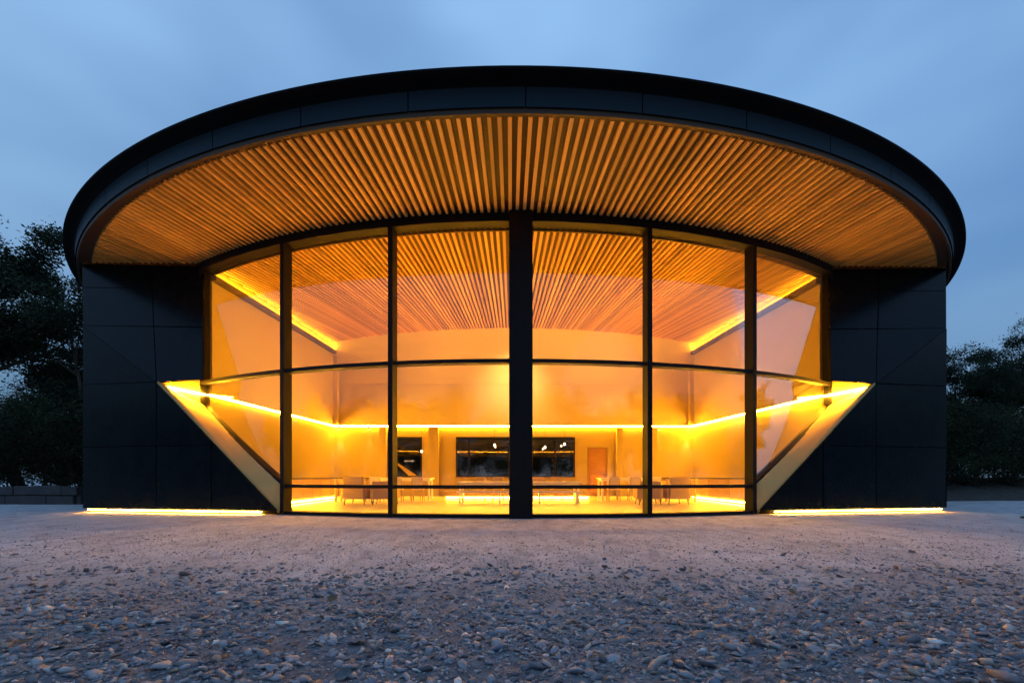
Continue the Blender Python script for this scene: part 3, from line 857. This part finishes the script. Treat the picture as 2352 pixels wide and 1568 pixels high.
for k in range(len(X)):
    i = random.choices((0, 1, 2, 3), (4, 4, 4, 1))[0]
    o = bpy.data.objects.new('fallen_leaf', lm[i]); C.objects.link(o)
    s_ = random.uniform(.05, .10)
    o.location = (X[k], Y[k], float(ground_z(X[k:k+1], Y[k:k+1])[0]) + (.018 if Y[k] < 4.2 else .008)); o.scale = (s_, s_ * .85, s_); o.rotation_euler = (random.gauss(0, .3), random.gauss(0, .3), random.uniform(0, 6.28))
    tag(o, lname[i], 'leaf', 'fallen leaves: ' + lname[i].split(' lying')[0])

# ================================================================== trees, shrubs and bank
def leaf_material(name, a, c):
    m, n, b = mat(name)
    v = wpos(n); oi = n.nodes.new('ShaderNodeObjectInfo')
    col = ramp(n, noise(n, v, .9, 5), [a, c], [.35, .68])
    n.links.new(vmul(n, col, oi.outputs['Random'], .8, 1.2), b.inputs['Base Color'])
    b.inputs['Roughness'].default_value = .75; b.inputs['Specular IOR Level'].default_value = .04
    M[name] = m
leaf_material('foliage_dark', (.022, .034, .024), (.055, .070, .040))
leaf_material('foliage_olive', (.026, .036, .022), (.065, .075, .038))
def crown_mesh(name, tips, n_leaf, spread, size, matn, seed):
    g = np.random.default_rng(seed)
    tips = np.array(tips)
    c = tips[g.integers(0, len(tips), n_leaf)]
    p = c + g.normal(0, 1, (n_leaf, 3)) * spread * np.array([1, 1, .62])
    L_ = size * g.uniform(.6, 1.5, n_leaf); W_ = L_ * g.uniform(.35, .6, n_leaf)
    d = g.normal(0, 1, (n_leaf, 3)); d[:, 2] *= .6; d /= np.linalg.norm(d, axis=1)[:, None]
    u = np.cross(d, g.normal(0, 1, (n_leaf, 3))); u /= np.linalg.norm(u, axis=1)[:, None]
    V = np.stack([p - d * L_[:, None] * .5, p + u * W_[:, None] * .5, p + d * L_[:, None] * .5, p - u * W_[:, None] * .5], 1).reshape(-1, 3)
    Fc = np.arange(n_leaf * 4).reshape(-1, 4)
    me = np_mesh(name, V, Fc); me.materials.append(M[matn]); return me
def tree_proto(seed, height, crown_r, n_leaf, leaf, spread, matn, stems=1, low=.3):
    rd = random.Random(seed); wb = MB(); tips = []
    def branch(p, d, ln, rad, lvl):
        pts = [Vector(p)]; r_ = [rad]; dd = Vector(d)
        for i in range(4):
            dd = (dd + Vector((rd.gauss(0, .16), rd.gauss(0, .16), rd.gauss(.05, .10)))).normalized()
            pts.append(pts[-1] + dd * ln / 4); r_.append(rad * (1 - .17 * (i + 1)))
        wb.tube(pts, r_, 7 if lvl < 2 else 4, caps=False)
        if lvl >= 2: tips.extend([tuple(q_) for q_ in pts[1:]])
        if lvl < 3:
            for k in range(rd.randint(3, 5) if lvl else rd.randint(6, 9)):
                t = rd.uniform(low if lvl == 0 else .3, 1); i = min(3, int(t * 4)); q_ = pts[i].lerp(pts[i + 1], t * 4 - i)
                a = rd.uniform(0, 6.28); up = rd.uniform(.05, .85) if lvl == 0 else rd.uniform(-.15, .7)
                nd = Vector((math.cos(a), math.sin(a), up)).normalized()
                nd = (nd + dd * .35).normalized()
                base_l = crown_r * rd.uniform(.6, 1.0) if lvl == 0 else ln * rd.uniform(.42, .7)
                branch(q_, nd, base_l, rad * .5 * (1 - .4 * t), lvl + 1)
    for k in range(stems):
        a = rd.uniform(0, 6.28)
        branch((math.cos(a) * .25 * (k > 0), math.sin(a) * .25 * (k > 0), -.1), (rd.gauss(0, .12) + .25 * math.cos(a) * (stems > 1), rd.gauss(0, .12) + .25 * math.sin(a) * (stems > 1), 1), height * .8, .018 * height / (stems ** .5), 0)
    return wb.mesh('trunk'), crown_mesh('crown', tips, n_leaf, spread, leaf, matn, seed)
def plant(name, pr, loc, rz, sc_, label, cat, group):
    t = empty(name, loc, rz); t.scale = (sc_, sc_, sc_)
    tm, cm = pr
    if not tm.materials: tm.materials.append(M['bark'])
    o = bpy.data.objects.new('trunk', tm); C.objects.link(o); o.parent = t
    o = bpy.data.objects.new('crown', cm); C.objects.link(o); o.parent = t
    tag(t, label, cat, group); return t
T1 = tree_proto(3, 11, 4.2, 56000, .105, .21, 'foliage_dark')
T2 = tree_proto(8, 9, 3.6, 56000, .105, .21, 'foliage_dark', 2, .15)
T3 = tree_proto(15, 8, 3.4, 40000, .105, .22, 'foliage_olive', 2, .12)
SH = tree_proto(21, 3.2, 1.7, 20000, .075, .18, 'foliage_olive', 4, .05)
g1 = 'tall trees left of the pavilion'
plant('tree', T1, (-24.2, 22.5, 0), .4, 1.4, 'tallest open crowned tree reaching above the low stone wall', 'tree', None)
plant('tree', T2, (-20.0, 21.5, 0), 2.0, 1.25, 'dark leafy tree against the edge of the pavilion behind the low stone wall', 'tree', None)
plant('tree', T1, (-27.5, 27.5, 0), 3.4, 1.15, 'dark tree standing far back behind the tallest open crowned tree', 'tree', None)
plant('tree', T3, (-24.0, 28.5, 0), 1.0, 1.35, 'dense olive tree far back between the tall trees and the pavilion', 'tree', None)
plant('tree', T2, (20.4, 22.8, 0), .9, .84, 'feathery dark tree rising beside the right clad wall end, tallest on the bank', 'tree', None)
for (x, y, rz, s_) in ((24.6, 24.5, 2.2, .58), (27.5, 27, 4, .95), (24.5, 30, 5, .85), (30, 25, 1.2, .82)):
    plant('tree', T1 if s_ in (.58, .82) else T3, (x, y, 0), rz, s_, 'dark tree in the row along the earth bank', 'tree', 'trees along the earth bank')
for (x, y, rz, s_) in ((-17.9, 18.6, 0, .85), (-19.6, 18.9, 1, 1.0), (-21.6, 19.4, 2, 1.15), (-23.6, 20.0, 3, 1.0), (-18.6, 20.2, 4, 1.2), (-25.4, 21, 5.1, 1.2), (-22.4, 22, 1.6, 1.3)):
    plant('shrub', SH, (x, y, 0.1), rz, s_, 'dark shrub growing behind the low stone wall', 'shrub', 'shrubs behind the low stone wall')
for (x, y, rz, s_) in ((17.8, 20.0, 0.5, .95), (19.6, 20.4, 1.6, 1.1), (21.4, 20.8, 2.8, 1.05), (23.3, 21.2, 3.9, 1.15), (25.2, 21.8, 5, 1.1), (20.6, 22.4, 4.6, 1.3), (18.4, 22.6, 3.1, 1.2)):
    plant('shrub', SH, (x, y, 0.15), rz, s_, 'dark shrub growing on the earth bank', 'shrub', 'shrubs on the earth bank')
for (x, y, rz, s_) in ((33, 22, 3.3, 1.0), (37, 19, 5.2, 1.05), (41, 24, .7, 1.1), (36, 28, 2.0, 1.1)):
    plant('tree', T2 if s_ > 1.04 else T3, (x, y, 0), rz, s_, 'dark tree beyond the far end of the earth bank', 'tree', 'trees past the earth bank')
for (x, y, rz, s_) in ((-31, 21, 3.3, 1.2), (-35, 18, 5.2, 1.1), (-39, 23, .7, 1.2)):
    plant('tree', T3 if s_ > 1.15 else T2, (x, y, 0), rz, s_, 'dark tree beyond the far end of the low stone wall', 'tree', 'trees past the low stone wall')
# woods behind the building, seen through the back windows
for (x, y, rz, s_) in ((-5.5, 31, 1, .9), (0.5, 32.5, 2.4, .8), (5.5, 31, 4, .9)):
    plant('tree', T3, (x, y, 0), rz, s_, 'dark tree seen through the back window of the room', 'tree', 'trees beyond the back window')
for (x, y, rz, s_) in ((-7.0, 27.5, 0, 1.25), (-4.2, 27.2, 1, 1.2), (-1.4, 27.6, 2, 1.3), (1.5, 27.3, 3, 1.2), (4.4, 27.5, 4, 1.3), (7.2, 27.2, 5, 1.2)):
    plant('shrub', SH, (x, y, 0), rz, s_, 'dark shrub seen through the back window of the room', 'shrub', 'shrubs beyond the back window')
# the wood across the yard, seen as a reflection in the glazing
for (x, y, rz, s_) in ((-27, -9, .3, .95), (-20, -15, 1.2, .85), (-13.5, -19, 2.2, .95), (-7.5, -19.5, 3.4, .98), (-2.5, -22, 4.1, .8), (3.5, -21.5, 5.3, .78), (9, -20, .8, .9), (15, -18, 1.9, .95), (21, -14, 2.9, .85), (28, -8, 4.4, .95), (-33, 0, 2, 1), (34, 1, 1, 1)):
    plant('tree', T3 if int(x) % 2 else T2, (x, y, 0), rz, s_, 'tree across the yard mirrored as a dark silhouette in the glazing', 'tree', 'trees mirrored in the glazing')

for k in range(22):
    x = -42 + k * 4.0; y = -17.5 + 14 * (abs(x) / 42) ** 2.2 + random.uniform(-1, 1)
    plant('shrub', SH, (x, y, -.1), random.uniform(0, 6), random.uniform(1.7, 2.5), 'tall shrub across the yard mirrored darkly in the glazing', 'shrub', 'shrubs mirrored in the glazing')
# low stone wall on the left: single blocks on a core
t = empty('low_stone_wall', (-20.5, 16.6, 0))
xw = -6.5
wcore = MB().box(-6.5, 4.6, .12, .5, -.05, .62).build('core', 'low_stone', t)
for c_ in range(2):
    xw = -6.5 - .3 * c_
    while xw < 4.4:
        wl_ = random.uniform(.55, 1.1); x1 = min(xw + wl_, 4.6)
        z0, z1 = (-.02, .34) if c_ == 0 else (.345, .68)
        d_ = random.uniform(-.04, .04)
        MB().box(xw + .008, x1 - .008, d_, .119, z0, z1 + random.uniform(-.03, .015)).build('stone_block', 'low_stone', t, bevel=.03)
        xw = x1
t.rotation_euler = (0, 0, R(-2))
tag(t, 'low rough stone wall at the foot of the shrubs beside the pavilion', 'wall')
# earth bank on the right
rows = []
for i in range(60):
    x = 15.2 + i * .35
    row = []
    for k in range(14):
        y = 18.2 + k * .5 + .08 * (x - 15)
        hgt = .75 * min(1, max(0, (k - 0) / 5)) ** .8
        z_ = hgt * (0.8 + .5 * float(vnoise(np.array([x * .8]), np.array([y * .8]), 31)[0])) + .12 * float(vnoise(np.array([x * 3.]), np.array([y * 3.]), 32)[0]) * (k > 0) - (.1 if k == 0 else 0)
        row.append((x, y, z_))
    rows.append(row)
simple('bank_earth', (.10, .09, .08), .95, .05, 4, .5, .6)
bk = MB().grid(rows).build('earth_bank', 'bank_earth', None, smooth=True); tag(bk, kind='structure')
# small grass patch by the right edge
simple('grass_blade', (.045, .07, .025), .7, .2, 8, .4)
gpx = rng.uniform(0, 1, 9000); gpy = rng.uniform(0, 1, 9000)
gx_ = 12.3 + gpx * 5.5; gy_ = 10.9 + (gpy - .5) * 1.3 * np.clip(gpx * 4, .1, 1)
hh = rng.uniform(.025, .06, 9000); aa = rng.uniform(0, 6.28, 9000); lean = rng.normal(0, .02, (9000, 2))
V = np.stack([np.stack([gx_ + .006 * np.cos(aa), gy_ + .006 * np.sin(aa), np.full(9000, -.03)], 1), np.stack([gx_ - .006 * np.cos(aa), gy_ - .006 * np.sin(aa), np.full(9000, -.03)], 1), np.stack([gx_ + lean[:, 0], gy_ + lean[:, 1], hh], 1)], 1).reshape(-1, 3)
me = np_mesh('grass', V, np.arange(27000).reshape(-1, 3)); me.materials.append(M['grass_blade'])
o = bpy.data.objects.new('grass', me); C.objects.link(o); tag(o, 'small strip of short dark grass on the sandy ground', 'grass', kind='stuff')
